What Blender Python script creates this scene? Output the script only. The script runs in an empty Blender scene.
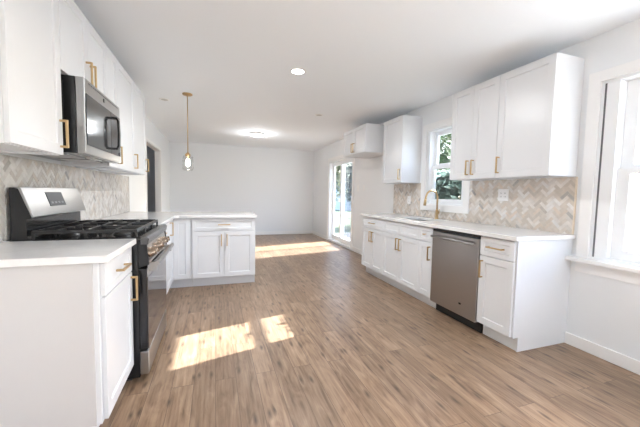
import bpy, bmesh, math, random
from mathutils import Vector, Matrix
random.seed(7)
SC = bpy.context.scene
COL = SC.collection
PI = math.pi

# ------------------------------------------------------------------ camera
F_PX, PITCH, YAW, ROLL, CAM_H = 306.2, -.065, .331, .020, 1.205
fw = Vector((math.sin(YAW)*math.cos(PITCH), math.cos(YAW)*math.cos(PITCH), math.sin(PITCH)))
rt = Vector((math.cos(YAW), -math.sin(YAW), 0)); up = rt.cross(fw)
rt2 = rt*math.cos(ROLL)+up*math.sin(ROLL); up2 = -rt*math.sin(ROLL)+up*math.cos(ROLL)
cd = bpy.data.cameras.new('camera'); cam = bpy.data.objects.new('camera', cd); COL.objects.link(cam)
cd.sensor_width = 36; cd.sensor_fit = 'HORIZONTAL'; cd.lens = F_PX*36/640; cd.clip_start = .02; cd.clip_end = 200
cam.matrix_world = Matrix(((rt2.x, up2.x, -fw.x, 0), (rt2.y, up2.y, -fw.y, 0), (rt2.z, up2.z, -fw.z, CAM_H), (0, 0, 0, 1)))
SC.camera = cam

# ------------------------------------------------------------------ light, exposure
SC.view_settings.view_transform = 'Standard'; SC.view_settings.look = 'None'
SC.view_settings.gamma = 1; SC.view_settings.use_curve_mapping = False
SC.view_settings.exposure = 0.86
SC.cycles.use_denoising = True; SC.cycles.max_bounces = 12; SC.cycles.diffuse_bounces = 8
SC.cycles.sample_clamp_indirect = 6
wd = bpy.data.worlds.new('sky'); SC.world = wd; wd.use_nodes = True
wn = wd.node_tree; bgn = wn.nodes['Background']
sky = wn.nodes.new('ShaderNodeTexSky'); sky.sky_type = 'NISHITA'; sky.sun_disc = False
sky.sun_elevation = math.radians(32); sky.sun_rotation = math.radians(78); sky.air_density = .6; sky.dust_density = 2.2; sky.ozone_density = .6
hsv = wn.nodes.new('ShaderNodeHueSaturation'); hsv.inputs['Saturation'].default_value = 1.0; wn.links.new(sky.outputs[0], hsv.inputs['Color']); wn.links.new(hsv.outputs[0], bgn.inputs[0]); bgn.inputs[1].default_value = 1.08
sl = bpy.data.lights.new('sun', 'SUN'); sl.energy = 20; sl.angle = math.radians(.6); sl.color = (.94, .98, 1)
so = bpy.data.objects.new('sun', sl); COL.objects.link(so)
so.rotation_euler = Vector((-1, -.245, -.635)).to_track_quat('-Z', 'Y').to_euler(); so.location = (12, 4, 9)

L, W, YB, Y0, C = -1.10, 2.777, 8.73, -2.2, 2.458      # room faces
def portal(name, x, y0, y1, z0, z1, face):
    d = bpy.data.lights.new(name, 'AREA'); d.shape = 'RECTANGLE'
    o = bpy.data.objects.new(name, d); COL.objects.link(o); d.cycles.is_portal = True
    if face == 'x':
        o.location = (x, (y0+y1)/2, (z0+z1)/2); o.rotation_euler = Vector((-1, 0, 0)).to_track_quat('-Z', 'Y').to_euler()
        d.size = y1-y0; d.size_y = z1-z0
    else:
        o.location = ((y0+y1)/2, x, (z0+z1)/2); o.rotation_euler = Vector((0, 1, 0)).to_track_quat('-Z', 'Y').to_euler()
        d.size = y1-y0; d.size_y = z1-z0
KW = (2.865, 3.57, 1.09, 2.09)      # kitchen window opening y0 y1 z0 z1
DW = (.10, 1.562, .74, 2.09)        # dining window opening
SD = (5.98, 7.40, .03, 2.03)       # sliding door opening
RD = (-1.95, -1.05, .04, 2.05)        # unseen glass door added behind the camera for more light
BW = (1.6, 2.4, 1.0, 2.1)           # unseen window added in the rear wall to bring in light (x0 x1 z0 z1)
portal('portal_kitchen', W+.13, *KW, 'x'); portal('portal_dining', W+.13, *DW, 'x')
portal('portal_slider', W+.13, *SD, 'x'); portal('portal_rear', Y0-.13, *BW, 'y'); portal('portal_side', W+.13, *RD, 'x')

# ------------------------------------------------------------------ materials
def newmat(name):
    m = bpy.data.materials.new(name); m.use_nodes = True
    return m, m.node_tree.nodes, m.node_tree.links, m.node_tree.nodes['Principled BSDF']
def mat(name, col, rough=.5, metal=0, noise=0, nscale=20, coat=0, bump=0, stretch=(1, 1, 1), spec=None):
    m, n, l, b = newmat(name)
    b.inputs['Base Color'].default_value = (*col, 1); b.inputs['Roughness'].default_value = rough
    b.inputs['Metallic'].default_value = metal; b.inputs['Coat Weight'].default_value = coat
    if spec is not None: b.inputs['Specular IOR Level'].default_value = spec
    tc = n.new('ShaderNodeTexCoord'); mp = n.new('ShaderNodeMapping'); mp.inputs['Scale'].default_value = stretch
    nz = n.new('ShaderNodeTexNoise'); nz.inputs['Scale'].default_value = nscale; nz.inputs['Detail'].default_value = 4
    l.new(tc.outputs['Object'], mp.inputs[0]); l.new(mp.outputs[0], nz.inputs['Vector'])
    if noise:
        mx = n.new('ShaderNodeMix'); mx.data_type = 'RGBA'
        mx.inputs[6].default_value = (*[c*(1-noise) for c in col], 1); mx.inputs[7].default_value = (*[min(1, c*(1+noise)) for c in col], 1)
        l.new(nz.outputs[0], mx.inputs[0]); l.new(mx.outputs[2], b.inputs['Base Color'])
    if bump:
        bp = n.new('ShaderNodeBump'); bp.inputs['Strength'].default_value = bump; bp.inputs['Distance'].default_value = .002
        l.new(nz.outputs[0], bp.inputs['Height']); l.new(bp.outputs[0], b.inputs['Normal'])
    return m
M = {}
M['wall'] = mat('wall_paint', (.81, .83, .85), .75, bump=.08, nscale=120)
M['ceiling'] = mat('ceiling_paint', (.86, .895, .93), .85, bump=.08, nscale=90)
M['trim'] = mat('trim_paint', (.86, .86, .86), .35, noise=.01)
M['cab'] = mat('cabinet_paint', (.73, .745, .77), .32, noise=.008)
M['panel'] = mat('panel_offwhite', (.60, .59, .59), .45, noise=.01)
M['brass'] = mat('brushed_brass', (.56, .40, .215), .34, 1, noise=.06, nscale=60)
M['steel'] = mat('stainless_steel', (.40, .40, .40), .28, 1, noise=.05, nscale=40, stretch=(1, 1, 30))
M['steel_dw'] = mat('warm_stainless', (.44, .415, .395), .30, 1, noise=.05, nscale=30, stretch=(30, 30, 1))
M['steel_floor_reflect'] = mat('floor_reflection_steel', (.36, .29, .235), .14, 1, noise=.05, nscale=40)  # brown floor reflection painted into the steel's base colour
M['black'] = mat('black_enamel', (.014, .015, .017), .12, noise=.1)
M['iron'] = mat('cast_iron', (.02, .02, .021), .33, noise=.2, nscale=200, bump=.2)
M['blackglass'] = mat('black_glass', (.012, .012, .014), .04, noise=.05, spec=1.0)
M['screen'] = mat('display_glass', (.05, .055, .065), .35, noise=.1, spec=.25)
M['ovenglass'] = mat('oven_mirror_glass', (.22, .20, .19), .05, .85, noise=.02)
M['mwglass'] = mat('microwave_glass', (.10, .105, .11), .10, .75, noise=.03)
M['plastic'] = mat('white_plastic', (.85, .85, .85), .4, noise=.01)
M['rubber'] = mat('dark_kick', (.02, .02, .02), .7, noise=.1)
M['sinksteel'] = mat('sink_steel', (.62, .62, .62), .35, 1, noise=.04)
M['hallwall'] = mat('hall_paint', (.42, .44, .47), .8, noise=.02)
M['vinyl'] = mat('window_vinyl', (.85, .87, .89), .4, noise=.01)
M['deck'] = mat('deck_boards', (.10, .10, .10), .7, noise=.15, nscale=12, stretch=(1, 8, 1))
M['bark'] = mat('bark', (.16, .12, .09), .9, noise=.3, nscale=15, stretch=(4, 4, 1))
M['grass'] = mat('lawn', (.13, .16, .09), .95, noise=.3, nscale=3)
M['concrete'] = mat('concrete', (.62, .61, .58), .9, noise=.08, nscale=4)
M['siding'] = mat('siding', (.50, .54, .58), .7, noise=.05, nscale=3, stretch=(.2, .2, 12))
M['roof'] = mat('roof_shingle', (.16, .15, .15), .9, noise=.2, nscale=30)
M['lip'] = mat('lip_steel', (.12, .12, .125), .25, 1, noise=.05)
M['gap_shade'] = mat('gap_shade_grey', (.13, .13, .14), .6, noise=.02)  # dark grey painted for the shade in the jamb gaps
M['leaf_a'] = mat('leaf_green', (.10, .17, .06), .6, noise=.35, nscale=4)
M['leaf_b'] = mat('leaf_dark', (.035, .07, .055), .6, noise=.35, nscale=6)
M['leaf_d'] = mat('leaf_teal', (.13, .20, .17), .55, noise=.4, nscale=5)
M['leaf_c'] = mat('leaf_olive', (.13, .15, .07), .6, noise=.35, nscale=4)

def emis(name, col, s):
    m, n, l, b = newmat(name); b.inputs['Base Color'].default_value = (.9, .9, .9, 1)
    b.inputs['Emission Color'].default_value = (*col, 1); b.inputs['Emission Strength'].default_value = s
    return m
M['led'] = emis('led_lens', (1, .98, .95), 14); M['bulb'] = emis('bulb_glow', (1, .92, .8), 18); M['flush'] = emis('flush_lens', (1, .97, .92), 9)

def glass(name, tint, amount=.08):
    m, n, l, b = newmat(name); n.remove(b)
    out = n['Material Output']; t = n.new('ShaderNodeBsdfTransparent'); t.inputs[0].default_value = (*tint, 1)
    g = n.new('ShaderNodeBsdfGlossy'); g.inputs['Roughness'].default_value = .01
    lw = n.new('ShaderNodeLayerWeight'); lw.inputs[0].default_value = .5; mx = n.new('ShaderNodeMixShader')
    pw = n.new('ShaderNodeMath'); pw.operation = 'POWER'; pw.inputs[1].default_value = 4; l.new(lw.outputs['Facing'], pw.inputs[0])
    ma = n.new('ShaderNodeMath'); ma.operation = 'MULTIPLY_ADD'; ma.inputs[1].default_value = .5; ma.inputs[2].default_value = .03; l.new(pw.outputs[0], ma.inputs[0])
    l.new(ma.outputs[0], mx.inputs[0]); l.new(t.outputs[0], mx.inputs[1]); l.new(g.outputs[0], mx.inputs[2]); l.new(mx.outputs[0], out.inputs[0])
    return m
M['glass'] = glass('window_glass', (.97, .985, .98)); M['shadeglass'] = glass('pendant_glass', (.97, .97, .97)); M['screenmesh'] = glass('screen_mesh', (.84, .85, .87))

def quartz():
    m, n, l, b = newmat('white_quartz'); b.inputs['Roughness'].default_value = .12
    tc = n.new('ShaderNodeTexCoord'); nz = n.new('ShaderNodeTexNoise'); nz.inputs['Scale'].default_value = 2.2; nz.inputs['Detail'].default_value = 8; nz.inputs['Distortion'].default_value = 1.5
    r = n.new('ShaderNodeValToRGB'); e = r.color_ramp.elements
    e[0].position = .46; e[0].color = (.80, .80, .80, 1); e[1].position = .54; e[1].color = (.80, .80, .80, 1)
    k = e.new(.5); k.color = (.765, .765, .765, 1)
    l.new(tc.outputs['Object'], nz.inputs[0]); l.new(nz.outputs[0], r.inputs[0]); l.new(r.outputs[0], b.inputs['Base Color'])
    return m
M['quartz'] = quartz()

def floor_mat():
    m, n, l, b = newmat('plank_floor')
    def N(t, **kw):
        x = n.new(t)
        for k, v in kw.items(): setattr(x, k, v)
        return x
    tc = N('ShaderNodeTexCoord'); sp = N('ShaderNodeSeparateXYZ'); cb = N('ShaderNodeCombineXYZ')
    l.new(tc.outputs['Object'], sp.inputs[0]); l.new(sp.outputs[1], cb.inputs[0]); l.new(sp.outputs[0], cb.inputs[1])
    br = N('ShaderNodeTexBrick', offset=.37, offset_frequency=2, squash=1)
    br.inputs['Color1'].default_value = (0, 0, 0, 1); br.inputs['Color2'].default_value = (1, 1, 1, 1); br.inputs['Mortar'].default_value = (.5, .5, .5, 1)
    br.inputs['Scale'].default_value = 1; br.inputs['Brick Width'].default_value = 1.22; br.inputs['Row Height'].default_value = .127
    br.inputs['Mortar Size'].default_value = .0012; br.inputs['Mortar Smooth'].default_value = .1; br.inputs['Bias'].default_value = 0
    l.new(cb.outputs[0], br.inputs['Vector'])
    mp = N('ShaderNodeMapping'); mp.inputs['Scale'].default_value = (1.3, 34, 1)
    off = N('ShaderNodeVectorMath', operation='SCALE'); off.inputs['Scale'].default_value = 37
    l.new(br.outputs['Color'], off.inputs[0])
    ad = N('ShaderNodeVectorMath', operation='ADD'); l.new(cb.outputs[0], mp.inputs[0]); l.new(mp.outputs[0], ad.inputs[0]); l.new(off.outputs[0], ad.inputs[1])
    g = N('ShaderNodeTexNoise'); g.inputs['Scale'].default_value = 1.6; g.inputs['Detail'].default_value = 8; g.inputs['Roughness'].default_value = .62; g.inputs['Distortion'].default_value = .4
    l.new(ad.outputs[0], g.inputs[0])
    r = N('ShaderNodeValToRGB'); e = r.color_ramp.elements
    e[0].position = .30; e[0].color = (.085, .052, .034, 1); e[1].position = .70; e[1].color = (.42, .30, .205, 1)
    k = e.new(.45); k.color = (.235, .152, .097, 1); k = e.new(.58); k.color = (.32, .22, .146, 1)
    mp3 = N('ShaderNodeMapping'); mp3.inputs['Scale'].default_value = (2.4, 11, 1); l.new(cb.outputs[0], mp3.inputs[0])
    ad3 = N('ShaderNodeVectorMath', operation='ADD'); l.new(mp3.outputs[0], ad3.inputs[0]); l.new(off.outputs[0], ad3.inputs[1])
    g2 = N('ShaderNodeTexNoise'); g2.inputs['Scale'].default_value = 1.5; g2.inputs['Detail'].default_value = 5; g2.inputs['Distortion'].default_value = 1.4; l.new(ad3.outputs[0], g2.inputs[0])
    gm = N('ShaderNodeMix'); gm.inputs[0].default_value = .5; l.new(g.outputs[0], gm.inputs[2]); l.new(g2.outputs[0], gm.inputs[3])
    l.new(gm.outputs[0], r.inputs[0])
    # per-plank tone
    hs = N('ShaderNodeHueSaturation'); mr = N('ShaderNodeMapRange'); mr.inputs['To Min'].default_value = .82; mr.inputs['To Max'].default_value = 1.14
    l.new(br.outputs['Color'], mr.inputs[0]); l.new(mr.outputs[0], hs.inputs['Value']); l.new(r.outputs[0], hs.inputs['Color'])
    # knots
    mp2 = N('ShaderNodeMapping'); mp2.inputs['Scale'].default_value = (4.2, 17, 1); ad2 = N('ShaderNodeVectorMath', operation='ADD')
    nz2 = N('ShaderNodeTexNoise'); nz2.inputs['Scale'].default_value = 6; l.new(cb.outputs[0], nz2.inputs[0])
    sc2 = N('ShaderNodeVectorMath', operation='SCALE'); sc2.inputs['Scale'].default_value = .35; l.new(nz2.outputs['Color'], sc2.inputs[0])
    l.new(cb.outputs[0], mp2.inputs[0]); l.new(mp2.outputs[0], ad2.inputs[0]); l.new(sc2.outputs[0], ad2.inputs[1])
    vo = N('ShaderNodeTexVoronoi', voronoi_dimensions='2D'); vo.inputs['Scale'].default_value = 1.0; l.new(ad2.outputs[0], vo.inputs['Vector'])
    kr = N('ShaderNodeMapRange'); kr.inputs['From Min'].default_value = .04; kr.inputs['From Max'].default_value = .26; kr.inputs['To Min'].default_value = .85; kr.inputs['To Max'].default_value = 0
    l.new(vo.outputs['Distance'], kr.inputs[0])
    sc3 = N('ShaderNodeSeparateColor'); l.new(vo.outputs['Color'], sc3.inputs[0])
    gt = N('ShaderNodeMath', operation='GREATER_THAN'); gt.inputs[1].default_value = .74; l.new(sc3.outputs[0], gt.inputs[0])
    ml = N('ShaderNodeMath', operation='MULTIPLY'); l.new(gt.outputs[0], ml.inputs[0]); l.new(kr.outputs[0], ml.inputs[1])
    mk = N('ShaderNodeMix', data_type='RGBA'); mk.inputs[7].default_value = (.07, .045, .032, 1)
    l.new(ml.outputs[0], mk.inputs[0]); l.new(hs.outputs[0], mk.inputs[6])
    mo = N('ShaderNodeMix', data_type='RGBA'); mo.inputs[7].default_value = (.09, .06, .045, 1)
    l.new(br.outputs['Fac'], mo.inputs[0]); l.new(mk.outputs[2], mo.inputs[6]); l.new(mo.outputs[2], b.inputs['Base Color'])
    b.inputs['Roughness'].default_value = .34
    bp = N('ShaderNodeBump'); bp.inputs['Strength'].default_value = .25; bp.inputs['Distance'].default_value = .001
    l.new(g.outputs[0], bp.inputs['Height']); l.new(bp.outputs[0], b.inputs['Normal'])
    return m
M['floor'] = floor_mat()

def tile_mat():
    m, n, l, b = newmat('marble_tile'); b.inputs['Roughness'].default_value = .22
    a = n.new('ShaderNodeAttribute'); a.attribute_name = 'tile'
    tc = n.new('ShaderNodeTexCoord'); nz = n.new('ShaderNodeTexNoise'); nz.inputs['Scale'].default_value = 28; nz.inputs['Detail'].default_value = 5
    l.new(tc.outputs['Object'], nz.inputs[0])
    mr = n.new('ShaderNodeMapRange'); mr.inputs['To Min'].default_value = .8; mr.inputs['To Max'].default_value = 1.18; l.new(nz.outputs[0], mr.inputs[0])
    hs = n.new('ShaderNodeHueSaturation'); l.new(mr.outputs[0], hs.inputs['Value']); l.new(a.outputs['Color'], hs.inputs['Color'])
    l.new(hs.outputs[0], b.inputs['Base Color'])
    return m
M['tile'] = tile_mat()
M['grout'] = mat('grout', (.60, .57, .53), .9, noise=.03)

# ------------------------------------------------------------------ helpers
class MB:
    def __init__(s): s.v = []; s.f = []; s.smooth = []
    def add(s, vs, fs, smooth=False):
        b = len(s.v); s.v += [tuple(v) for v in vs]; s.f += [tuple(i+b for i in f) for f in fs]; s.smooth += [smooth]*len(fs); return s
    def box(s, x0, x1, y0, y1, z0, z1):
        vs = [(x, y, z) for z in (z0, z1) for y in (y0, y1) for x in (x0, x1)]
        return s.add(vs, [(0, 2, 3, 1), (4, 5, 7, 6), (0, 1, 5, 4), (2, 6, 7, 3), (0, 4, 6, 2), (1, 3, 7, 5)])
    def prism(s, pts, axis, a, b):                       # polygon extruded along an axis
        def P(p, t): return {'x': (t, p[0], p[1]), 'y': (p[0], t, p[1]), 'z': (p[0], p[1], t)}[axis]
        n = len(pts); vs = [P(p, a) for p in pts]+[P(p, b) for p in pts]
        fs = [tuple(range(n))[::-1], tuple(range(n, 2*n))]+[(i, (i+1) % n, n+(i+1) % n, n+i) for i in range(n)]
        return s.add(vs, fs)
    def tube(s, pts, rads, n=12, cap=True):              # round tube along a path
        pts = [Vector(p) for p in pts]
        if not isinstance(rads, (list, tuple)): rads = [rads]*len(pts)
        vs = []; fs = []; ref = None
        for i, p in enumerate(pts):
            t = (pts[min(i+1, len(pts)-1)]-pts[max(i-1, 0)]).normalized()
            if ref is None:
                ref = t.orthogonal().normalized()
            ref = (ref-t*ref.dot(t)).normalized(); bi = t.cross(ref)
            for k in range(n):
                a = 2*PI*k/n; vs.append(p+(ref*math.cos(a)+bi*math.sin(a))*rads[i])
        for i in range(len(pts)-1):
            for k in range(n):
                k2 = (k+1) % n; fs.append((i*n+k, i*n+k2, (i+1)*n+k2, (i+1)*n+k))
        s.add(vs, fs, True)
        if cap:
            m = len(pts)-1
            s.add([vs[k] for k in range(n)], [tuple(range(n))[::-1]]); s.add([vs[m*n+k] for k in range(n)], [tuple(range(n))])
        return s
    def lathe(s, prof, c=(0, 0, 0), n=24, axis='z'):     # (r, h) profile
        vs = []; fs = []
        for r, h in prof:
            for k in range(n):
                a = 2*PI*k/n; x, y = r*math.cos(a), r*math.sin(a)
                q = {'z': (x, y, h), 'x': (h, x, y), 'y': (x, -h, y)}[axis]
                vs.append((c[0]+q[0], c[1]+q[1], c[2]+q[2]))
        for i in range(len(prof)-1):
            for k in range(n):
                k2 = (k+1) % n; fs.append((i*n+k, i*n+k2, (i+1)*n+k2, (i+1)*n+k))
        return s.add(vs, fs, True)
    def cells(s, us, vs_, t0, t1, solid, mp):            # grid of cells extruded between t0 and t1; mp(u,v,t)->xyz
        nu, nv = len(us)-1, len(vs_)-1
        S = lambda i, j: 0 <= i < nu and 0 <= j < nv and solid(i, j)
        for i in range(nu):
            for j in range(nv):
                if not S(i, j): continue
                a, b, c, d = us[i], us[i+1], vs_[j], vs_[j+1]
                s.add([mp(a, c, t0), mp(b, c, t0), mp(b, d, t0), mp(a, d, t0)], [(0, 1, 2, 3)])
                s.add([mp(a, c, t1), mp(b, c, t1), mp(b, d, t1), mp(a, d, t1)], [(0, 3, 2, 1)])
                for (di, dj, p, q) in ((-1, 0, (a, d), (a, c)), (1, 0, (b, c), (b, d)), (0, -1, (a, c), (b, c)), (0, 1, (b, d), (a, d))):
                    if not S(i+di, j+dj):
                        s.add([mp(*p, t0), mp(*q, t0), mp(*q, t1), mp(*p, t1)], [(0, 3, 2, 1)])
        return s
def obj(name, mb, m, parent=None, loc=None, bevel=0, label=None, weld=True, rot=None):
    me = bpy.data.meshes.new(name); me.from_pydata(mb.v, [], mb.f)
    me.polygons.foreach_set('use_smooth', mb.smooth)
    if weld:
        bm = bmesh.new(); bm.from_mesh(me); bmesh.ops.remove_doubles(bm, verts=bm.verts, dist=1e-5)
        bmesh.ops.recalc_face_normals(bm, faces=bm.faces); bm.to_mesh(me); bm.free()
    me.materials.append(M[m] if isinstance(m, str) else m)
    o = bpy.data.objects.new(name, me); COL.objects.link(o)
    if parent: o.parent = parent
    if loc: o.location = loc
    if rot: o.rotation_euler = rot
    if bevel:
        bv = o.modifiers.new('bevel', 'BEVEL'); bv.width = bevel; bv.segments = 2; bv.limit_method = 'ANGLE'; bv.angle_limit = math.radians(40)
        bv.harden_normals = False
    if label: o['label'] = label
    return o
def thing(name, label, cat, loc=(0, 0, 0), rz=0, group=None):
    o = bpy.data.objects.new(name, None); COL.objects.link(o); o.empty_display_size = .1
    o.location = loc; o.rotation_euler = (0, 0, rz); o['label'] = label; o['category'] = cat
    if group: o['group'] = group
    return o
def tag(o, label, cat, group=None):
    o['label'] = label; o['category'] = cat
    if group: o['group'] = group
    return o
def struct(name, mb, m, bevel=0, parent=None):
    o = obj(name, mb, m, parent, bevel=bevel)
    if not parent: o['kind'] = 'structure'
    return o
def sgroup(name):
    o = bpy.data.objects.new(name, None); COL.objects.link(o); o['kind'] = 'structure'; return o

# ------------------------------------------------------------------ structure
T = .14
struct('floor', MB().box(L-T, W+T, Y0-T, YB+T, -.12, 0), 'floor')
struct('ceiling', MB().box(L-1.9, W+T, Y0-T, YB+T, C, C+.12), 'ceiling')
def hole_wall(name, us, holes, mp, m='wall'):
    zs = sorted({0, C} | {h[2] for h in holes} | {h[3] for h in holes}); us = sorted(set(us) | {h[0] for h in holes} | {h[1] for h in holes})
    def solid(i, j):
        u = (us[i]+us[i+1])/2; z = (zs[j]+zs[j+1])/2
        return not any(h[0] < u < h[1] and h[2] < z < h[3] for h in holes)
    return struct(name, MB().cells(us, zs, 0, T, solid, mp), m)
hole_wall('wall_right', [Y0, YB], [KW, DW, SD, RD], lambda u, v, t: (W+t, u, v))
DR = (5.90, 7.34, 0, 2.05)
hole_wall('wall_left', [Y0, YB], [DR], lambda u, v, t: (L-t*.75, u, v))
hole_wall('wall_back', [L-T, W+T], [], lambda u, v, t: (u, YB+t, v))
hole_wall('wall_front', [L-T, W+T], [BW], lambda u, v, t: (u, Y0-t, v))
# dim hallway beyond the left doorway
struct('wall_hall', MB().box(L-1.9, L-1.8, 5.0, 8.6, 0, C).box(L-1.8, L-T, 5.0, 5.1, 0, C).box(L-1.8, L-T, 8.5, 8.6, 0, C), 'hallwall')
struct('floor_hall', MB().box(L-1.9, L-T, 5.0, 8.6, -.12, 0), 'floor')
# doorway casing
def casing(mb, mp, u0, u1, z0, z1, w, th, bottom=False):
    b = lambda a0, a1, c0, c1: mb.add([mp(u, v, t) for t in (0, th) for v in (c0, c1) for u in (a0, a1)], [(0, 2, 3, 1), (4, 5, 7, 6), (0, 1, 5, 4), (2, 6, 7, 3), (0, 4, 6, 2), (1, 3, 7, 5)])
    b(u0-w, u0, z0-(w if bottom else 0), z1+w); b(u1, u1+w, z0-(w if bottom else 0), z1+w); b(u0, u1, z1, z1+w)
    if bottom: b(u0, u1, z0-w, z0)
    return mb
mbx = casing(MB(), lambda u, v, t: (L+t, u, v), DR[0], DR[1], 0, DR[3], .045, .010)
mbx.box(L-.106, L, DR[0]-.001, DR[0]+.012, 0, DR[3]).box(L-.106, L, DR[1]-.012, DR[1]+.001, 0, DR[3]).box(L-.106, L, DR[0], DR[1], DR[3]-.012, DR[3])
struct('trim_1', mbx, 'trim', .002)
# baseboards
def bboard(name, *bx):
    mb = MB()
    for (x0, x1, y0, y1, ax) in bx:
        mb.box(x0, x1, y0, y1, 0, .095)
    return struct(name, mb, 'trim', .004)
bboard('baseboard_right', (W-.014, W, Y0, 1.70, 'x'), (W-.014, W, 4.25, 5.90, 'x'), (W-.014, W, 7.48, YB, 'x'))
bboard('baseboard_back', (L, W-.014, YB-.014, YB, 'y'))
bboard('baseboard_left', (L, L+.014, 4.75, 5.88, 'x'), (L, L+.014, 7.31, YB-.014, 'x'))
bboard('baseboard_front', (L, W-.014, Y0, Y0+.014, 'y'))

# windows: casing, jamb, two sashes with one pane each
def dh_window(name, y0, y1, z0, z1, cw, stool, ln=.045, stile=.055, gx=.03):
    r = sgroup(name); mp = lambda u, v, t: (W-t, u, v)
    fr = MB(); casing(fr, mp, y0, y1, z0, z1, cw, .02, bottom=not stool); obj('window_frame', fr, 'trim', r, bevel=.003)
    if stool:
        obj('window_sill', MB().box(W-.075, W+.10, y0-cw-.05, y1+cw+.05, z0-.03, z0), 'trim', r, bevel=.004)
        obj('apron', MB().box(W-.018, W, y0-cw, y1+cw, z0-.12, z0-.03), 'trim', r, bevel=.003)
    j = MB()
    j.box(W, W+T, y0, y0+.018, z0, z1).box(W, W+T, y1-.018, y1, z0, z1).box(W, W+T, y0+.018, y1-.018, z1-.018, z1).box(W, W+T, y0+.018, y1-.018, z0, z0+.018)
    j.box(W+.004, W+.13, y0+.030, y0+ln, z0+.018, z1-.018).box(W+.004, W+.13, y1-ln, y1-.030, z0+.018, z1-.018)
    obj('jamb_gap_shade', MB().box(W+gx, W+gx+.004, y0+.018, y0+.030, z0+.018, z1-.018).box(W+gx, W+gx+.004, y1-.030, y1-.018, z0+.018, z1-.018), M['gap_shade'], r)  # dark strips standing in for the shade between casing and liner
    obj('jamb', j, 'vinyl', r, bevel=.001)
    zm = (z0+z1)/2
    def sash(nm, xa, za, zb, st, meet):
        ya, yb = y0+ln+.001, y1-ln-.001; s = MB().cells([ya, ya+st, yb-st, yb], [za, za+(meet if nm[1] else st), zb-(st if nm[1] else meet*.7), zb], 0, .034, lambda i, k: not (i == 1 and k == 1), lambda u, v, t: (xa+t, u, v))
        o = obj('sash', s, 'vinyl', r, bevel=.002)
        obj('pane', MB().box(xa+.014, xa+.018, ya+st-.004, yb-st+.004, za+.03, zb-.03), 'glass', o)
    sash(('u', 1), W+.085, zm-.015, z1-.019, stile, .062); sash(('l', 0), W+.048, z0+.019, zm+.019, stile, .062)
    obj('sash_lock', MB().box(W+.03, W+.05, (y0+y1)/2-.03, (y0+y1)/2+.03, zm+.02, zm+.032), 'vinyl', r, bevel=.003)
    return r
dh_window('window_1', *KW, .085, False)
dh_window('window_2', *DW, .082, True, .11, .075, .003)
r = sgroup('fill_window')
obj('window_frame', MB().cells([BW[0]-.09, BW[0], BW[1], BW[1]+.09], [BW[2]-.09, BW[2], BW[3], BW[3]+.09], 0, .02, lambda i, k: not (i == 1 and k == 1), lambda u, v, t: (u, Y0+t, v)), 'trim', r, bevel=.003)
obj('mullion', MB().box(1.97, 2.03, Y0-.09, Y0-.05, BW[2], BW[3]), 'vinyl', r)
obj('pane', MB().box(BW[0], BW[1], Y0-.072, Y0-.068, BW[2], BW[3]), 'glass', r)
r = sgroup('fill_door')
obj('door_frame', MB().cells([RD[0], RD[0]+.06, -1.52, -1.46, RD[1]-.06, RD[1]], [RD[2], RD[2]+.08, RD[3]-.06, RD[3]], 0, .06, lambda i, k: not (i in (1, 3) and k == 1), lambda u, v, t: (W+.04+t, u, v)), 'vinyl', r, bevel=.003)
obj('pane', MB().box(W+.06, W+.066, RD[0]+.05, RD[1]-.05, RD[2]+.07, RD[3]-.05), 'glass', r)
# sliding glass door
r = sgroup('door_1'); y0, y1, z0, z1 = SD
obj('door_casing', casing(MB(), lambda u, v, t: (W-t, u, v), y0, y1, 0, z1, .075, .018), 'trim', r, bevel=.003)
obj('door_frame', MB().box(W, W+T, y0, y0+.04, z0, z1).box(W, W+T, y1-.04, y1, z0, z1).box(W, W+T, y0+.04, y1-.04, z1-.04, z1).box(W-.01, W+T, y0, y1, 0, z0+.02), 'vinyl', r, bevel=.002)
ym = (y0+y1)/2
def slide(ya, yb, xa, st=.075):
    o = obj('door_panel', MB().cells([ya, ya+st, yb-st, yb], [z0+.022, z0+.14, z1-.13, z1-.042], 0, .04, lambda i, k: not (i == 1 and k == 1), lambda u, v, t: (xa+t, u, v)), 'vinyl', r, bevel=.003)
    obj('pane', MB().box(xa+.017, xa+.022, ya+st-.005, yb-st+.005, z0+.13, z1-.125), 'glass', o)
    return o
slide(ym-.02, y1-.041, W+.085); p = slide(y0+.041, ym+.05, W+.035)
obj('insect_screen', MB().box(W+T-.012, W+T-.009, y0+.045, ym+.04, z0+.03, z1-.05), M['screenmesh'], r)
obj('door_handle', MB().box(W+.012, W+.02, y0+.06, y0+.075, .95, 1.17).box(W+.012, W+.036, y0+.06, y0+.075, .95, .965).box(W+.012, W+.036, y0+.06, y0+.075, 1.155, 1.17), 'vinyl', p, bevel=.002)

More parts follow.
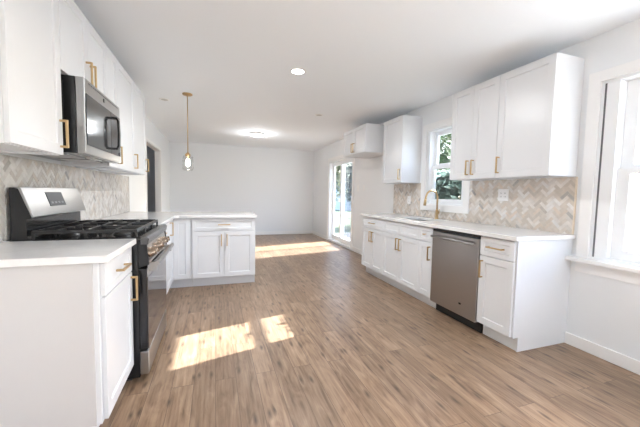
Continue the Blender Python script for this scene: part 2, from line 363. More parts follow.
# ------------------------------------------------------------------ cabinet kit (local x along the run, local -y to the front)
def shaker(w, h, th=.019, rail=.056, rec=.009):
    rail = min(rail, w*.3, h*.32)
    m = MB(); y = -th
    o = [(0, 0), (w, 0), (w, h), (0, h)]; i1 = [(rail, rail), (w-rail, rail), (w-rail, h-rail), (rail, h-rail)]
    e = .004; i2 = [(rail+e, rail+e), (w-rail-e, rail+e), (w-rail-e, h-rail-e), (rail+e, h-rail-e)]
    vs = [(p[0], 0, p[1]) for p in o]+[(p[0], y, p[1]) for p in o]+[(p[0], y, p[1]) for p in i1]+[(p[0], y+rec, p[1]) for p in i2]
    fs = [(0, 3, 2, 1), (12, 13, 14, 15)]
    for k in range(4):
        q = (k+1) % 4; fs += [(k, q, 4+q, 4+k), (4+k, 4+q, 8+q, 8+k), (8+k, 8+q, 12+q, 12+k)]
    return m.add(vs, fs)
def pull(length, vertical):
    b = .0055; st = .032; m = MB(); h = length/2
    if vertical:
        m.box(-b, b, -st-b, -st+b, -h, h).box(-b, b, -st+b, .0005, -h, -h+2*b).box(-b, b, -st+b, .0005, h-2*b, h)
    else:
        m.box(-h, h, -st-b, -st+b, -b, b).box(-h, -h+2*b, -st+b, .0005, -b, b).box(h-2*b, h, -st+b, .0005, -b, b)
    return m
PL = .148
def front(parent, kind, x, z, w, h, pl=None, name=None, hw=PL):
    """pl: (px,pz,vertical) pull position in front-local coords, or 'knob'"""
    g = .0015
    d = obj(name or kind, shaker(w-2*g, h-2*g, rail=.056 if kind == 'door' else .038), 'cab', parent, (x+g, -.001, z+g), bevel=.0014)
    if pl:
        hd = obj('handle', pull(hw, pl[2]), 'brass', d, (pl[0], -.019, pl[1]), bevel=.001, label='brushed brass bar pull')
    return d
def base_cabinet(label, loc, rz, w, depth=.60, fronts=(), kick=True, end=None, group=None, name='base_cabinet', H=.875, kz=.115):
    t = thing(name, label, 'cabinet', loc, rz, group)
    lo = .0; hi = w
    prof = [(.0, kz), (.0, H), (depth, H), (depth, 0.0), (.062, 0.0), (.062, kz)]
    # carcass: front plane sits .02 behind the door faces (local y=0 is the carcass front)
    obj('carcass', MB().prism([(p[0], p[1]) for p in prof], 'x', 0.0005, w-.0005), 'cab', t, bevel=.001)
    for f in fronts: front(t, *f)
    return t
XR, XL = 2.152, -.478
TH = .020
def right(y_far): return (XR+TH, y_far, 0), -PI/2         # local x runs towards the camera
def left(y_near): return (XL-TH, y_near, 0), PI/2         # local x runs away from the camera
DRH = .155; ZT = .868; ZD0 = ZT-DRH                        # drawer front band
ZK = .122
def door_base(x, w, side, z1=None, drawer=True):
    h = (ZD0-.004 if drawer else ZT)-ZK
    px = w-.035 if side == 'r' else .032
    return ('door', x, ZK, w, h, (px, h-.115, True))
def drawer_base(x, w, pl=True, hw=PL): return ('drawer', x, ZD0, w, DRH, (w/2-.0015, DRH/2, False) if pl else None, None, hw)
D_R = W-XR-TH-.002
# right run (far to near)
loc, rz = right(4.235)
base_cabinet('white two-door base cabinet with one wide drawer at the far end beside bare wall', loc, rz, .625, D_R, [drawer_base(0, .625), door_base(0, .3125, 'r'), door_base(.3125, .3125, 'l')], group='white base cabinets under the sink counter')
loc, rz = right(3.61)
t = base_cabinet('white sink base cabinet with two doors and two plain false drawer fronts below the faucet', loc, rz, .76, D_R-.0, [door_base(0, .38, 'r'), door_base(.38, .38, 'l')], group='white base cabinets under the sink counter', H=.66)
for x in (0, .38): front(t, 'false_drawer', x, ZD0, .38, DRH, None)
obj('side_panel', MB().box(.0005, .018, 0, D_R, .66, .875).box(.742, .7595, 0, D_R, .66, .875).box(.018, .742, 0, .018, .66, .875), 'cab', t)
loc, rz = right(2.85)
t = base_cabinet('narrow white base cabinet with small knobbed drawer left of the dishwasher', loc, rz, .228, D_R, [door_base(0, .228, 'r')], group='white base cabinets under the sink counter')
d = front(t, 'drawer', 0, ZD0, .228, DRH)
obj('knob', MB().box(-.016, .016, -.032, -.022, -.006, .006).box(-.006, .006, -.022, .0005, -.005, .005), 'brass', d, (.112, -.019, .077), bevel=.001, label='short brass bar knob')
loc, rz = right(2.015)
t = base_cabinet('white base cabinet with drawer and door at the near end, right of the dishwasher', loc, rz, .318, D_R, [drawer_base(0, .318), door_base(0, .318, 'l')], group='white base cabinets under the sink counter')
obj('end_panel', MB().prism([(-.0, .115), (-.0, .875), (D_R, .875), (D_R, 0), (.055, 0), (.055, .115)], 'x', .3185, .330), 'cab', t, bevel=.001)
# left run
loc, rz = left(1.605)
D_L = XL-TH-L-.002
t = base_cabinet('white base cabinet with drawer and door at the near left, in front of the range', loc, rz, .50, D_L, [drawer_base(.018, .482), ('door', .018, ZK, .482, ZD0-.004-ZK, (.445, .49, True))], group='white base cabinets on the range side')
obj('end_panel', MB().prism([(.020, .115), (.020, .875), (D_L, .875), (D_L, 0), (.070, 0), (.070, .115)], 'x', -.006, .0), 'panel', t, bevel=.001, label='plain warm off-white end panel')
loc, rz = left(2.900)
base_cabinet('white base cabinet just past the range, mostly hidden behind the oven', loc, rz, .62, D_L, [drawer_base(0, .62), door_base(0, .62, 'l')], group='white base cabinets on the range side')
YP = 4.03
t = thing('corner_cabinet', 'white corner base cabinet with folding doors between range side and peninsula', 'cabinet', (XL-TH, 3.525, 0), PI/2)
# L-shaped carcass in local coords: local x = world y, local -y = world +x
a = YP+TH-3.525; b_ = -(-.27-(XL-TH))
obj('back_panel', MB().box(a+.571, a+.58, b_, D_L, 0, .875), 'cab', t)
obj('carcass', MB().prism([(0.001, 0), (0.001, D_L), (a+.57, D_L), (a+.57, b_), (a, b_), (a, 0)], 'z', .115, .875), 'cab', t, bevel=.001)
obj('toe_kick', MB().prism([(0.001, .062), (0.001, .09), (a+.09, .09), (a+.09, b_), (a+.062, b_), (a+.062, .062)], 'z', 0, .115), 'cab', t)
hh = ZT-ZK
front(t, 'door', .002, ZK, a-TH-.004, hh, (.235, hh-.095, True))
d = obj('door', shaker(.19, hh-.003), 'cab', t, (a-.001, -.0215, ZK+.0015), bevel=.0014, rot=(0, 0, -PI/2))
# peninsula cabinet
t = base_cabinet('white peninsula cabinet with wide drawer above two doors, facing the range aisle', (-.268, YP+TH, 0), 0, .755, .56, [drawer_base(0, .755), door_base(0, .3775, 'r'), door_base(.3775, .3775, 'l')], name='peninsula_cabinet')
obj('end_panel', MB().prism([(0, .115), (0, .875), (.58, .875), (.58, 0), (.055, 0), (.055, .115)], 'x', .7555, .768), 'cab', t, bevel=.001)
obj('back_panel', MB().box(.0005, .7555, .561, .58, 0, .875), 'cab', t)

# wall cabinets
ZB, ZU = 1.383, 2.313
def wall_cabinet(label, loc, rz, w, depth, z0, z1, fronts, group):
    t = thing('wall_cabinet', label, 'cabinet', (loc[0], loc[1], z0), rz, group)
    h = z1-z0; m = MB(); k = .018
    m.box(.0005, k, 0, depth, 0, h).box(w-k, w-.0005, 0, depth, 0, h).box(k, w-k, 0, depth, h-k, h).box(k, w-k, 0, depth, .012, .012+k).box(k, w-k, depth-.012, depth, .012+k, h-k).box(k, w-k, 0, .018, 0, .03)
    obj('carcass', m, 'cab', t, bevel=.001)
    for f in fronts: front(t, *f)
    return t
XU = 2.458; DU = W-XU-TH-.002
GR = 'white wall cabinets on the window side'
hU = ZU-ZB-.004
def wdoor(x, w, side, h=hU, pz=.112):
    return ('door', x, .002, w, h, (w-.035 if side == 'r' else .032, pz, True))
wall_cabinet('white single-door wall cabinet nearest the dining window', (XU+TH, 2.180), -PI/2, .487, DU, ZB, ZU, [wdoor(0, .487, 'l')], GR)
wall_cabinet('white two-door wall cabinet just right of the kitchen window', (XU+TH, 2.765), -PI/2, .583, DU, ZB, ZU, [wdoor(0, .2915, 'r'), wdoor(.2915, .2915, 'l')], GR)
wall_cabinet('tall white single-door wall cabinet left of the kitchen window', (XU+TH, 4.215), -PI/2, .513, DU, ZB, ZU, [wdoor(0, .513, 'r')], GR)
XF = 2.221
wall_cabinet('short deep white two-door cabinet high over the empty fridge space', (XF+TH, 5.215), -PI/2, .86, W-XF-TH-.002, 1.876, ZU, [wdoor(0, .43, 'r', ZU-1.876-.004, .105), wdoor(.43, .43, 'l', ZU-1.876-.004, .105)], GR)
XLU = -.785; DLU = XLU-TH-L-.002
GL = 'white wall cabinets on the range side'
wall_cabinet('white single-door wall cabinet at the near left, before the microwave', (XLU-TH, 1.597), PI/2, .468, DLU, ZB, ZU, [wdoor(0, .467, 'r')], GL)
wall_cabinet('short white two-door wall cabinet directly above the microwave', (XLU-TH, 2.067), PI/2, .764, DLU, 1.845, ZU, [wdoor(0, .382, 'r', ZU-1.845-.004, .10), wdoor(.382, .382, 'l', ZU-1.845-.004, .10)], GL)
wall_cabinet('narrow white wall cabinet just past the microwave', (XLU-TH, 2.833), PI/2, .262, DLU, ZB, ZU, [wdoor(0, .262, 'r')], GL)
wall_cabinet('white single-door wall cabinet second from the far end of the range side', (XLU-TH, 3.097), PI/2, .566, DLU, ZB, ZU, [wdoor(0, .566, 'r')], GL)
wall_cabinet('white single-door wall cabinet at the far end of the range side', (XLU-TH, 3.665), PI/2, .54, DLU, ZB, ZU, [wdoor(0, .54, 'r')], GL)

# ------------------------------------------------------------------ countertops
ZC0, ZC1 = .878, .911
SK = (2.26, 2.64, 2.94, 3.50)
xs = [2.125, SK[0], SK[1], W-.001]; ys = [1.664, SK[2], SK[3], 4.255]
o = obj('countertop', MB().cells(xs, ys, ZC0, ZC1, lambda i, k: not (i == 1 and k == 1), lambda u, v, t: (u, v, t)), 'quartz', bevel=.003)
tag(o, 'long white quartz countertop with sink cut-out on the window side', 'countertop')
o = obj('countertop', MB().box(L+.001, -.453, 1.578, 2.110, ZC0, ZC1), 'quartz', bevel=.003)
tag(o, 'short white quartz countertop at the near left before the range', 'countertop')
xs = [L+.001, -.453, -.42, .515]; ys = [2.896, 3.96, 4.00, 4.72]
o = obj('countertop', MB().prism([(L+.001, 2.896), (-.453, 2.896), (-.453, 3.955), (-.405, 4.003), (.515, 4.003), (.515, 4.72), (L+.001, 4.72)], 'z', ZC0, ZC1), 'quartz', bevel=.003)
tag(o, 'L-shaped white quartz countertop running past the range onto the peninsula', 'countertop')
# sink
t = thing('kitchen_sink', 'stainless steel undermount sink set in the window-side countertop', 'sink', ((SK[0]+SK[1])/2, (SK[2]+SK[3])/2, .70))
hx, hy = (SK[1]-SK[0])/2+.004, (SK[3]-SK[2])/2+.004
m = MB(); k = .004
m.box(-hx, hx, -hy, hy, 0, k).box(-hx-k, -hx, -hy-k, hy+k, 0, .177).box(hx, hx+k, -hy-k, hy+k, 0, .177).box(-hx, hx, -hy-k, -hy, 0, .177).box(-hx, hx, hy, hy+k, 0, .177)
obj('basin', m, 'sinksteel', t)
obj('drain', MB().lathe([(0, .006), (.03, .006), (.045, .009), (.045, .0041)], (0, 0, 0)), 'steel', t)
# faucet
t = thing('kitchen_faucet', 'brushed gold gooseneck kitchen faucet behind the sink', 'faucet', (2.665, 3.19, ZC1))
obj('faucet_body', MB().lathe([(0, 0), (.027, 0), (.027, .006), (.021, .012), (.018, .055), (.020, .075), (.018, .11), (.0125, .125), (0, .125)]), 'brass', t)
R_ = .088; zc = .27
pts = [(0, 0, .12), (0, 0, zc)]+[(-R_+R_*math.cos(a), 0, zc+R_*math.sin(a)) for a in [PI*k/14 for k in range(1, 13)]]
pts += [(-2*R_-.002, 0, zc+.01), (-2*R_-.006, 0, zc-.02)]
obj('spout', MB().tube(pts, .0115, 14), 'brass', t)
obj('spray_head', MB().tube([(-2*R_-.006, 0, zc-.015), (-2*R_-.010, 0, zc-.05), (-2*R_-.015, 0, zc-.10)], [.013, .0155, .018], 14), 'brass', t)
obj('lever', MB().tube([(0, -.018, .075), (0, -.035, .08)], .011, 12).tube([(0, -.036, .08), (.0, -.045, .13)], [.008, .005], 10), 'brass', t)

# ------------------------------------------------------------------ herringbone backsplashes
def clip(poly, x0, x1, y0, y1):
    for ax, lim, sg in ((0, x0, 1), (0, x1, -1), (1, y0, 1), (1, y1, -1)):
        out = []; n = len(poly)
        for i in range(n):
            a, b = poly[i], poly[(i+1) % n]; da = sg*(a[ax]-lim); db = sg*(b[ax]-lim)
            if da >= 0: out.append(a)
            if (da >= 0) != (db >= 0):
                t = da/(da-db); out.append((a[0]+(b[0]-a[0])*t, a[1]+(b[1]-a[1])*t))
        poly = out
        if len(poly) < 3: return None
    return poly
PAL_R = [((.64, .58, .52), 5), ((.69, .65, .61), 6), ((.59, .53, .47), 3), ((.53, .48, .43), 1.2), ((.66, .57, .49), 2.5), ((.45, .43, .41), .5), ((.74, .72, .70), 2.5)]
def herring(rects, w, seed, pal, mp, joint=.0022, n=3):
    rnd = random.Random(seed); cols = [p[0] for p in pal]; wts = [p[1] for p in pal]
    V = []; Fc = []; CC = []
    y0 = min(r[0] for r in rects); y1 = max(r[1] for r in rects); z0 = min(r[2] for r in rects); z1 = max(r[3] for r in rects)
    c = math.sqrt(.5); R = int((y1-y0+z1-z0)/w)+8
    for x in range(-R, R):
        for y in range(-R, R):
            d = (x-y) % (2*n)
            if d == 0: q = (x, y, x+n, y+1)
            elif d == 2*n-1: q = (x, y, x+1, y+n)
            else: continue
            j = joint/2/w; q = (q[0]+j, q[1]+j, q[2]-j, q[3]-j)
            P = [(q[0], q[1]), (q[2], q[1]), (q[2], q[3]), (q[0], q[3])]
            P = [((a-b)*c*w+y0, (a+b)*c*w+z0) for a, b in P]
            col = rnd.choices(cols, wts)[0]; k = rnd.uniform(.92, 1.06); col = tuple(min(1, v*k) for v in col)
            cx = sum(p[0] for p in P)/4; cy = sum(p[1] for p in P)/4
            if cx < y0-.1 or cx > y1+.1 or cy < z0-.1 or cy > z1+.1: continue
            for (a0, a1, b0, b1) in rects:
                pp = clip(P, a0, a1, b0, b1)
                if not pp: continue
                i0 = len(V); m_ = len(pp)
                V += [mp(u, v, .010) for u, v in pp]+[mp(u, v, .004) for u, v in pp]
                fs = [tuple(range(i0, i0+m_))]+[(i0+i, i0+m_+i, i0+m_+(i+1) % m_, i0+(i+1) % m_) for i in range(m_)]
                Fc += fs; CC += [col]*len(fs)
    return V, Fc, CC
def backsplash(label, rects, w, seed, pal, mp):
    V, Fc, CC = herring(rects, w, seed, pal, mp)
    me = bpy.data.meshes.new('tile_backsplash'); me.from_pydata(V, [], Fc)
    at = me.color_attributes.new('tile', 'FLOAT_COLOR', 'CORNER'); dat = []
    for p, c in zip(me.polygons, CC): dat += [(*c, 1)]*p.loop_total
    for i, c in enumerate(dat): at.data[i].color = c
    bm = bmesh.new(); bm.from_mesh(me); bmesh.ops.recalc_face_normals(bm, faces=bm.faces); bm.to_mesh(me); bm.free()
    me.materials.append(M['tile']); t = thing('tile_backsplash', label, 'backsplash', (0, 0, 0))
    o = bpy.data.objects.new('herringbone_tiles', me); COL.objects.link(o); o.parent = t
    g = MB()
    for (a0, a1, b0, b1) in rects:
        g.add([mp(u, v, tt) for tt in (.0005, .0085) for v in (b0, b1) for u in (a0, a1)], [(0, 2, 3, 1), (4, 5, 7, 6), (0, 1, 5, 4), (2, 6, 7, 3), (0, 4, 6, 2), (1, 3, 7, 5)])
    obj('grout', g, 'grout', t)
    return t
mpr = lambda u, v, t: (W-t, u, v); mpl = lambda u, v, t: (L+t, u, v)
KO = (KW[0]-.085, KW[1]+.085, KW[2]-.085)
zt = ZC1+.001
ts = backsplash('beige and grey marble herringbone tile backsplash on the window side', [(1.690, KO[0]-.001, zt, ZB-.001), (KO[0]-.001, KO[1]+.001, zt, KO[2]-.001), (KO[1]+.001, 4.36, zt, ZB-.001)], .0265, 3, PAL_R, mpr)
obj('edge_strip', MB().box(W-.012, W, 1.680, 1.6895, zt, ZB-.001), mat('edge_beige', (.74, .64, .52), .4, noise=.03), ts)
PAL_L = [((.60, .57, .54), 5), ((.65, .63, .60), 6), ((.56, .52, .48), 3), ((.50, .47, .44), .9), ((.61, .55, .49), 2), ((.40, .39, .38), .35), ((.68, .66, .64), 3)]
backsplash('pale marble herringbone tile backsplash behind the range', [(1.60, 4.74, zt, ZB-.001)], .0265, 5, PAL_L, mpl)

# ------------------------------------------------------------------ dishwasher
t = thing('dishwasher', 'stainless steel dishwasher with bar handle between white base cabinets', 'dishwasher', (XR+TH, 2.612, 0), -PI/2)
w = .59
obj('tub', MB().box(.004, w-.004, .012, .56, .11, .868), 'black', t)
obj('door', MB().box(.0, w-.0, -.030, .010, .105, .838), 'steel_dw', t, bevel=.005)
obj('control_strip', MB().box(.0, w-.0, -.026, .010, .842, .866), 'black', t, bevel=.002)
obj('kick_plate', MB().box(.004, w-.004, .05, .07, .0, .109), 'rubber', t)
m = MB(); m.tube([(.03, -.072, .795), (.56, -.072, .795)], .0125, 14)
for x in (.045, .545): m.tube([(x, -.029, .795), (x, -.066, .795)], .009, 10)
obj('handle', m, 'steel', t)
b = obj('badge', MB().lathe([(0, .0), (.011, .0), (.012, -.001), (.0105, -.003), (0, -.003)], (0, 0, 0), 20, 'y'), 'black', t, (.41, -.0305, .215)); b.scale = (1.4, -1, .8)

# ------------------------------------------------------------------ range
RY = 2.125; RW = .762
t = thing('gas_range', 'black and stainless gas range with cast iron grates between the left counters', 'range', (-.40, RY, 0), PI/2)
# local x: 0..RW, local -y forward (oven door face at y = 0 -> world x = -.40), back at y=.695
obj('body', MB().prism([(.05, .02), (.05, .895), (.688, .895), (.688, .02)], 'x', .003, RW-.003), 'black', t, bevel=.002)
obj('foot', MB().box(.02, .06, .10, .14, 0, .02), 'rubber', t); obj('foot', MB().box(.70, .74, .10, .14, 0, .02), 'rubber', t)
obj('drawer', MB().box(.004, RW-.004, .0, .049, .035, .185), 'steel', t, bevel=.006)
dr = obj('oven_door', MB().box(.004, RW-.004, .004, .049, .195, .715), 'black', t, bevel=.004)
obj('door_glass', MB().box(.010, RW-.010, -.002, .0035, .20, .66), 'ovenglass', dr, bevel=.001)
obj('door_trim', MB().box(.006, RW-.006, -.003, .0035, .662, .713), 'steel', dr, bevel=.002)
m = MB().prism([(-.052+.011*math.cos(a)*1.4, .742+.017*math.sin(a)) for a in [2*PI*k/14 for k in range(14)]], 'x', .02, RW-.02)
for x in (.035, RW-.06): m.box(x, x+.025, -.048, .004, .695, .748)
obj('handle', m, 'steel', dr, label='brushed steel bar handle')
# slanted control panel
obj('control_panel', MB().prism([(.049, .722), (-.006, .742), (.004, .862), (.049, .895)], 'x', .014, RW-.014), 'steel_floor_reflect', t, bevel=.002)
obj('panel_end', MB().prism([(.049, .722), (-.010, .740), (.000, .866), (.049, .895)], 'x', .001, .0135), 'black', t, bevel=.002)
obj('panel_end', MB().prism([(.049, .722), (-.010, .740), (.000, .866), (.049, .895)], 'x', RW-.0135, RW-.001), 'black', t, bevel=.002)
for i, x in enumerate((.085, .185, .381, .577, .677)):
    k = obj('knob', MB().lathe([(0, .034), (.017, .034), (.0195, .030), (.021, .008), (.026, .005), (.026, 0)], (0, 0, 0), 20, 'y').box(-.004, .004, -.041, -.033, -.018, .018), 'steel_floor_reflect', t, (x, -.001, .800), rot=(-.2, 0, 0))
    for v in k.data.vertices: pass
# cooktop
obj('cooktop', MB().box(.0, RW, .03, .60, .896, .915), 'black', t, bevel=.003)
obj('front_lip', MB().prism([(-.006, .868), (-.012, .905), (.0, .918), (.035, .922), (.035, .868)], 'x', .0, RW), 'lip', t, bevel=.002)
for x, y in ((.17, .17), (.17, .45), (.59, .17), (.59, .45), (.381, .31)):
    b = obj('burner', MB().lathe([(.055, 0), (.055, .006), (.042, .012), (.042, .020), (.03, .026), (0, .026)], (0, 0, 0), 20), 'iron', t, (x, y, .9155))
def grate(x0, x1):
    m = MB(); y0, y1 = .055, .575; z0, z1 = .944, .962; k = .012
    m.box(x0, x1, y0, y0+k, z0, z1).box(x0, x1, y1-k, y1, z0, z1).box(x0, x0+k, y0+k, y1-k, z0, z1).box(x1-k, x1, y0+k, y1-k, z0, z1)
    for f in (.22, .5, .78):
        y = y0+(y1-y0)*f; m.box(x0+k, x1-k, y-k/2, y+k/2, z0+.002, z1+.004)
    xm = (x0+x1)/2
    for a, b in ((y0+k, y0+.20), (y0+.32, y1-k)): m.box(xm-k/2, xm+k/2, a, b, z0+.002, z1+.004)
    for x in (x0, x1-k):
        for y in (y0, y1-k, (y0+y1)/2): m.box(x, x+k, y, y+k, .9155, z0)
    return obj('grate', m, 'iron', t, bevel=.0015)
grate(.012, .255); grate(.260, .502); grate(.507, .750)
# backguard (profile in local y,z; the wall is at y = .70)
obj('backguard', MB().prism([(.672, .896), (.672, 1.205), (.630, 1.205), (.578, 1.035), (.600, 1.030), (.600, .93), (.598, .916), (.598, .896)], 'x', .022, RW-.006), 'black', t, bevel=.002)
pn = obj('control_face', MB().prism([(.658, 1.208), (.618, 1.209), (.563, 1.040), (.573, 1.033), (.630, 1.200)], 'x', .018, RW-.002), 'steel', t, bevel=.003)
sl_ = (.618-.563)/(1.209-1.040)
yy = lambda z: .563+(z-1.040)*sl_
z0_, z1_ = 1.092, 1.180
obj('display', MB().prism([(yy(z0_)-.0025, z0_), (yy(z1_)-.0025, z1_), (yy(z1_)+.002, z1_), (yy(z0_)+.002, z0_)], 'x', .25, .46), 'screen', t)
for i in range(4):
    zq = 1.108+.0; obj('touch_key', MB().prism([(yy(zq)-.0035, zq), (yy(zq+.012)-.0035, zq+.012), (yy(zq+.012)-.002, zq+.012), (yy(zq)-.002, zq)], 'x', .27+i*.045, .30+i*.045), mat('key_grey', (.16, .17, .19), .3), t)

# ------------------------------------------------------------------ microwave
MX = -.70
t = thing('microwave', 'stainless over-the-range microwave with dark glass door mounted above the range', 'microwave', (MX, 2.122, 1.408), PI/2)
w = .680; h = .43; dp = MX-L-.002
obj('case', MB().box(.0, w, .045, dp, .0, h), 'black', t, bevel=.002)
obj('vent_groove', MB().box(-.0012, .0, .10, .105, .03, .40).box(-.0012, .0, .20, .205, .03, .40), 'rubber', t)
obj('front_frame', MB().cells([0, .015, .46, .665, w], [.0, .062, .335, h], 0, .044, lambda i, k: True, lambda u, v, tt: (u, tt, v)), 'steel', t, bevel=.004)
obj('window_glass', MB().box(.012, .448, -.004, .0, .052, .345), 'mwglass', t, bevel=.002)
obj('control_glass', MB().box(.452, .668, -.004, .0, .052, .345), 'blackglass', t, bevel=.002)
m = MB()
pp = [(-.002, .082), (-.038, .084), (-.050, .105), (-.053, .195), (-.050, .29), (-.038, .311), (-.002, .313)]
qq = [(-.002, .096), (-.032, .097), (-.038, .112), (-.041, .195), (-.038, .283), (-.032, .298), (-.002, .299)]
for i in range(6): m.prism([pp[i], pp[i+1], qq[i+1], qq[i]], 'x', .458, .486)
obj('handle', m, 'black', t)
obj('badge', MB().lathe([(0, .003), (.012, .003), (.014, .001), (.014, 0)], (0, 0, 0), 20, 'y'), 'black', t, (.320, -.0005, .385))
tx = bpy.data.curves.new('badge_letters', 'FONT'); tx.body = 'GE'; tx.size = .014; tx.align_x = 'CENTER'; tx.align_y = 'CENTER'; tx.extrude = .0003
to = bpy.data.objects.new('letters_source', tx); tm = bpy.data.meshes.new_from_object(to); bpy.data.objects.remove(to); tm.materials.clear(); tm.materials.append(M['steel'])
to = bpy.data.objects.new('badge_letters', tm); COL.objects.link(to); to.parent = t; to.location = (.320, -.0040, .385); to.rotation_euler = (PI/2, 0, 0)
m = MB()
for i in range(16): m.box(.06+i*.036, .085+i*.036, -.001, .0, .408, .414)
obj('vent_slots', m, 'black', t)
obj('underside_filter', MB().box(.08, .34, .12, .30, -.004, .0).box(.42, .68, .12, .30, -.004, .0), 'steel', t)
obj('lamp_cover', MB().box(.30, .46, .06, .10, -.004, .0), 'plastic', t)

# ------------------------------------------------------------------ ceiling lights
t = thing('recessed_light', 'bright round recessed downlight in the middle of the kitchen ceiling', 'ceiling light', (.812, 3.15, C))
obj('trim_ring', MB().lathe([(.062, -.001), (.062, -.006), (.078, -.006), (.084, -.001), (.084, 0)], (0, 0, 0), 32), 'plastic', t)
obj('lens', MB().lathe([(0, -.004), (.062, -.004), (.062, -.0005)], (0, 0, 0), 32), 'led', t)
t = thing('flush_light', 'bright round flush ceiling light in the far dining area', 'ceiling light', (.855, 6.72, C))
obj('rim', MB().lathe([(.15, 0), (.165, -.004), (.165, -.03), (.15, -.034), (.148, -.03), (.148, -.001)], (0, 0, 0), 36), 'plastic', t)
obj('lens', MB().lathe([(0, -.062), (.08, -.058), (.130, -.045), (.147, -.030)], (0, 0, 0), 36), 'flush', t)
for lab, x, y in (('small unlit white ceiling disc left of the pendant', -.66, 4.79), ('small unlit white ceiling disc above the fridge space', 1.576, 4.73)):
    t = thing('ceiling_disc', lab, 'ceiling fitting', (x, y, C), group='small unlit ceiling discs')
    obj('trim_ring', MB().lathe([(.045, -.001), (.045, -.005), (.062, -.005), (.066, 0)], (0, 0, 0), 28), 'plastic', t)
    obj('centre', MB().lathe([(0, -.003), (.045, -.003)], (0, 0, 0), 28), mat('disc_grey', (.55, .55, .54), .6, noise=.02), t)
def lamp(x, y, z, e, size=.12):
    d = bpy.data.lights.new('lamp_light', 'AREA'); d.shape = 'DISK'; d.size = size; d.energy = e; d.color = (.93, .97, 1)
    o = bpy.data.objects.new('lamp_light', d); COL.objects.link(o); o.location = (x, y, z); return o
lamp(.812, 3.15, C-.02, 20)
def bulb_light(x, y, z, e, r):
    d = bpy.data.lights.new('lamp_light', 'POINT'); d.energy = e; d.shadow_soft_size = r; d.color = (.93, .97, 1)
    o = bpy.data.objects.new('lamp_light', d); COL.objects.link(o); o.location = (x, y, z); return o
bulb_light(.855, 6.72, C-.17, 7.5, .06)
bulb_light(L-.95, 6.6, C-.3, 2.2, .08)  # unseen lamp without a fixture, added to lighten the hall
for lab, x, y in (('added unseen fill downlight behind the camera on the range side', .75, -1.3), ('added unseen fill downlight behind the camera on the window side', 1.85, -.9)):  # unseen downlights added to brighten the walls and end panels
    t = thing('recessed_light', lab, 'ceiling light', (x, y, C))
    obj('trim_ring', MB().lathe([(.062, -.001), (.062, -.006), (.078, -.006), (.084, -.001), (.084, 0)], (0, 0, 0), 32), 'plastic', t)
    obj('lens', MB().lathe([(0, -.004), (.062, -.004), (.062, -.0005)], (0, 0, 0), 32), 'led', t)
    lamp(x, y, C-.02, 7)
# pendant
t = thing('pendant_light', 'slim brass pendant lamp with clear glass jar shade over the peninsula', 'pendant light', (-.335, 4.40, C))
obj('canopy', MB().lathe([(0, -.024), (.012, -.024), (.05, -.020), (.062, -.012), (.062, 0)], (0, 0, 0), 28), 'brass', t)
obj('rod', MB().tube([(0, 0, -.022), (0, 0, -.765)], .0055, 10), 'brass', t)
obj('socket', MB().lathe([(0, -.75), (.010, -.75), (.022, -.765), (.034, -.775), (.034, -.80), (.018, -.80), (.018, -.835), (0, -.835)], (0, 0, 0), 24), 'brass', t)
obj('glass_shade', MB().lathe([(.036, -.790), (.055, -.795), (.064, -.812), (.066, -.86), (.066, -.955), (.062, -.975), (.052, -.985), (.050, -.983), (.060, -.973), (.0635, -.955), (.0635, -.86), (.061, -.814), (.053, -.798)], (0, 0, 0), 32), 'shadeglass', t)
obj('bulb', MB().lathe([(.012, -.832), (.014, -.845), (.026, -.87), (.030, -.89), (.026, -.912), (.012, -.925), (0, -.928)], (0, 0, 0), 20), 'bulb', t)

# ------------------------------------------------------------------ wall plates
def plate(label, loc, rz, w, h, kind, name, group=None):
    t = thing(name, label, 'outlet' if kind == 'outlet' else 'switch', loc, rz, group)
    obj('cover_plate', MB().box(-w/2, w/2, -.006, 0, -h/2, h/2), 'plastic', t, bevel=.002)
    n = max(1, round(w/.065))
    for i in range(n):
        x = (i-(n-1)/2)*.046
        if kind == 'outlet':
            obj('receptacle', MB().box(x-.016, x+.016, -.0085, -.006, -.033, -.003).box(x-.016, x+.016, -.0085, -.006, .003, .033), 'plastic', t, bevel=.001)
            obj('slot', MB().box(x-.008, x-.005, -.0088, -.0084, .012, .024), 'rubber', t); obj('slot', MB().box(x+.005, x+.008, -.0088, -.0084, .012, .024), 'rubber', t)
            obj('slot', MB().box(x-.008, x-.005, -.0088, -.0084, -.024, -.012), 'rubber', t); obj('slot', MB().box(x+.005, x+.008, -.0088, -.0084, -.024, -.012), 'rubber', t)
        else:
            obj('rocker', MB().box(x-.016, x+.016, -.010, -.006, -.033, .033), 'plastic', t, bevel=.002)
    return t
plate('white double outlet plate on the tiles under the near wall cabinets', (W-.0105, 2.34, 1.228), -PI/2, .118, .118, 'outlet', 'wall_outlet')
plate('white outlet plate on the tiles left of the kitchen window', (W-.0105, 3.93, 1.135), -PI/2, .075, .118, 'outlet', 'wall_outlet')
plate('white switch plate on the bare wall, nearer the sliding door', (W, 5.71, 1.33), -PI/2, .075, .118, 'switch', 'light_switch')
plate('white switch plate on the bare wall, nearer the fridge space', (W, 5.44, 1.33), -PI/2, .075, .118, 'switch', 'light_switch')

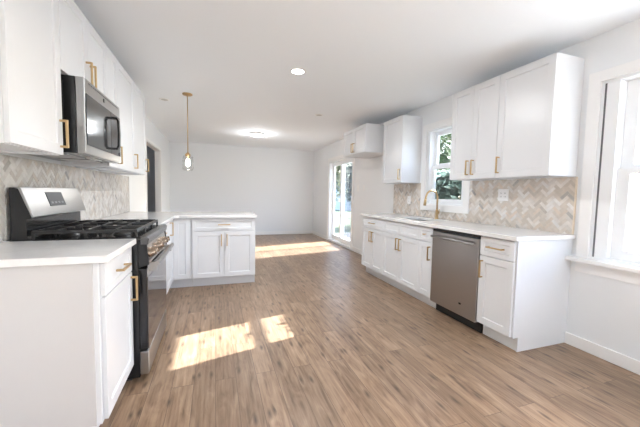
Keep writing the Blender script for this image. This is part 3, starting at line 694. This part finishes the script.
# ------------------------------------------------------------------ outdoors
GZ = -.45
struct('ground', MB().box(W+T+.01, 60, -25, 60, GZ-.2, GZ), 'grass')
struct('ground_rear', MB().box(-40, W+T, -40, Y0-T-.02, GZ-.2, GZ), 'concrete')
struct('patio', MB().box(W+T+.02, 14, -8, 2.75, GZ, GZ+.03), 'concrete')
struct('deck', MB().box(W+T+.02, 5.3, 5.3, 9.2, -.16, -.06).box(5.2, 5.3, 5.3, 9.2, GZ, -.16), 'deck')
t = thing('deck_railing', 'white deck railing with slim balusters outside the sliding door', 'railing', (5.2, 5.4, -.06))
obj('top_rail', MB().box(-.04, .04, 0, 3.7, .88, .92), 'vinyl', t); obj('bottom_rail', MB().box(-.02, .02, 0, 3.7, .08, .12), 'vinyl', t)
for i in range(4): obj('post', MB().box(-.045, .045, i*1.2, i*1.2+.09, 0, .98), 'vinyl', t)
for i in range(28):
    if i % 9 != 0: obj('baluster', MB().box(-.012, .012, .03+i*.132, .054+i*.132, .12, .88), 'vinyl', t)
def foliage(center, rad, n, leaf, rnd, flat_top=None, box=False):
    m = MB()
    blobs = [(Vector((rnd.uniform(-1, 1)*rad[0]*.6, rnd.uniform(-1, 1)*rad[1]*.6, rnd.uniform(-1, 1)*rad[2]*.6)), rnd.uniform(.35, .6)) for _ in range(14)]
    for i in range(n):
        if box: p = Vector([rnd.uniform(-1, 1)*r for r in rad])
        else:
            c, s = rnd.choice(blobs); d = Vector((rnd.gauss(0, 1), rnd.gauss(0, 1), rnd.gauss(0, 1))).normalized()*rnd.uniform(.75, 1)*s
            p = c+Vector((d.x*rad[0], d.y*rad[1], d.z*rad[2]))
        a = Vector((rnd.gauss(0, 1), rnd.gauss(0, 1), rnd.gauss(0, 1))).normalized(); b = a.orthogonal().normalized(); k = leaf*rnd.uniform(.6, 1.3)
        p = p+Vector(center)
        m.add([p-a*k, p+b*k*.45, p+a*k, p-b*k*.45], [(0, 1, 2, 3)])
    return m
def tree(label, x, y, H, rad, mt, seed, n=3500, group='trees behind the house'):
    rnd = random.Random(seed); t = thing('garden_tree', label, 'tree', (x, y, GZ), 0, group)
    obj('trunk', MB().tube([(0, 0, 0), (.05, .04, H*.35), (-.03, .08, H*.7), (0, 0, H*.9)], [.16, .12, .08, .03], 10), 'bark', t)
    obj('foliage', foliage((0, 0, H*.62), rad, n, .13, rnd), mt, t, weld=False)
tree('bright green tree seen through the upper sash of the kitchen window', 11.5, 14.0, 7.2, (2.6, 2.6, 2.9), 'leaf_a', 1, 13000)
tree('dark evergreen tree behind the shrub outside the kitchen window', 19, 21, 6.0, (2.6, 2.6, 2.7), 'leaf_b', 2, 5000)
tree('olive green tree beyond the deck, seen through the far door panel', 6.5, 17.5, 5.0, (1.4, 1.6, 1.7), 'leaf_c', 3)
tree('dark tree beyond the deck, seen through the near door panel', 9.5, 19.5, 6.0, (2.0, 2.2, 2.4), 'leaf_b', 4)
tree('low dark tree beside the deck, filling the lower door glass', 7.2, 13.2, 3.4, (1.3, 1.3, 1.5), 'leaf_b', 5)
t = thing('garden_shrub', 'dense dark shrub right outside the lower sash of the kitchen window', 'shrub', (3.25, 3.45, GZ))
rnd = random.Random(9)
obj('foliage', foliage((0, 0, .98), (.22, .95, .97), 16000, .062, rnd, box=True), 'leaf_d', t, weld=False)
obj('top_growth', foliage((0, 0, 1.975), (.2, .93, .04), 5500, .032, rnd, box=True), 'leaf_d', t, weld=False)
obj('stem', MB().tube([(0, -.4, 0), (.02, -.4, 1.2)], .03, 8).tube([(0, .4, 0), (-.02, .4, 1.2)], .03, 8), 'bark', t)
t = thing('neighbour_house', 'pale blue sided neighbouring house beyond the deck', 'building', (17, 31, GZ))
obj('wall', MB().box(-5, 5, -3, 3, 0, 3.2), 'siding', t); obj('roof', MB().prism([(-3.4, 3.1), (3.4, 3.1), (0, 5.2)], 'x', -5.3, 5.3), 'roof', t)
for x in (-3, 0, 2.6): obj('window', MB().box(x, x+1, -3.04, -2.99, 1.1, 2.3), 'blackglass', t)
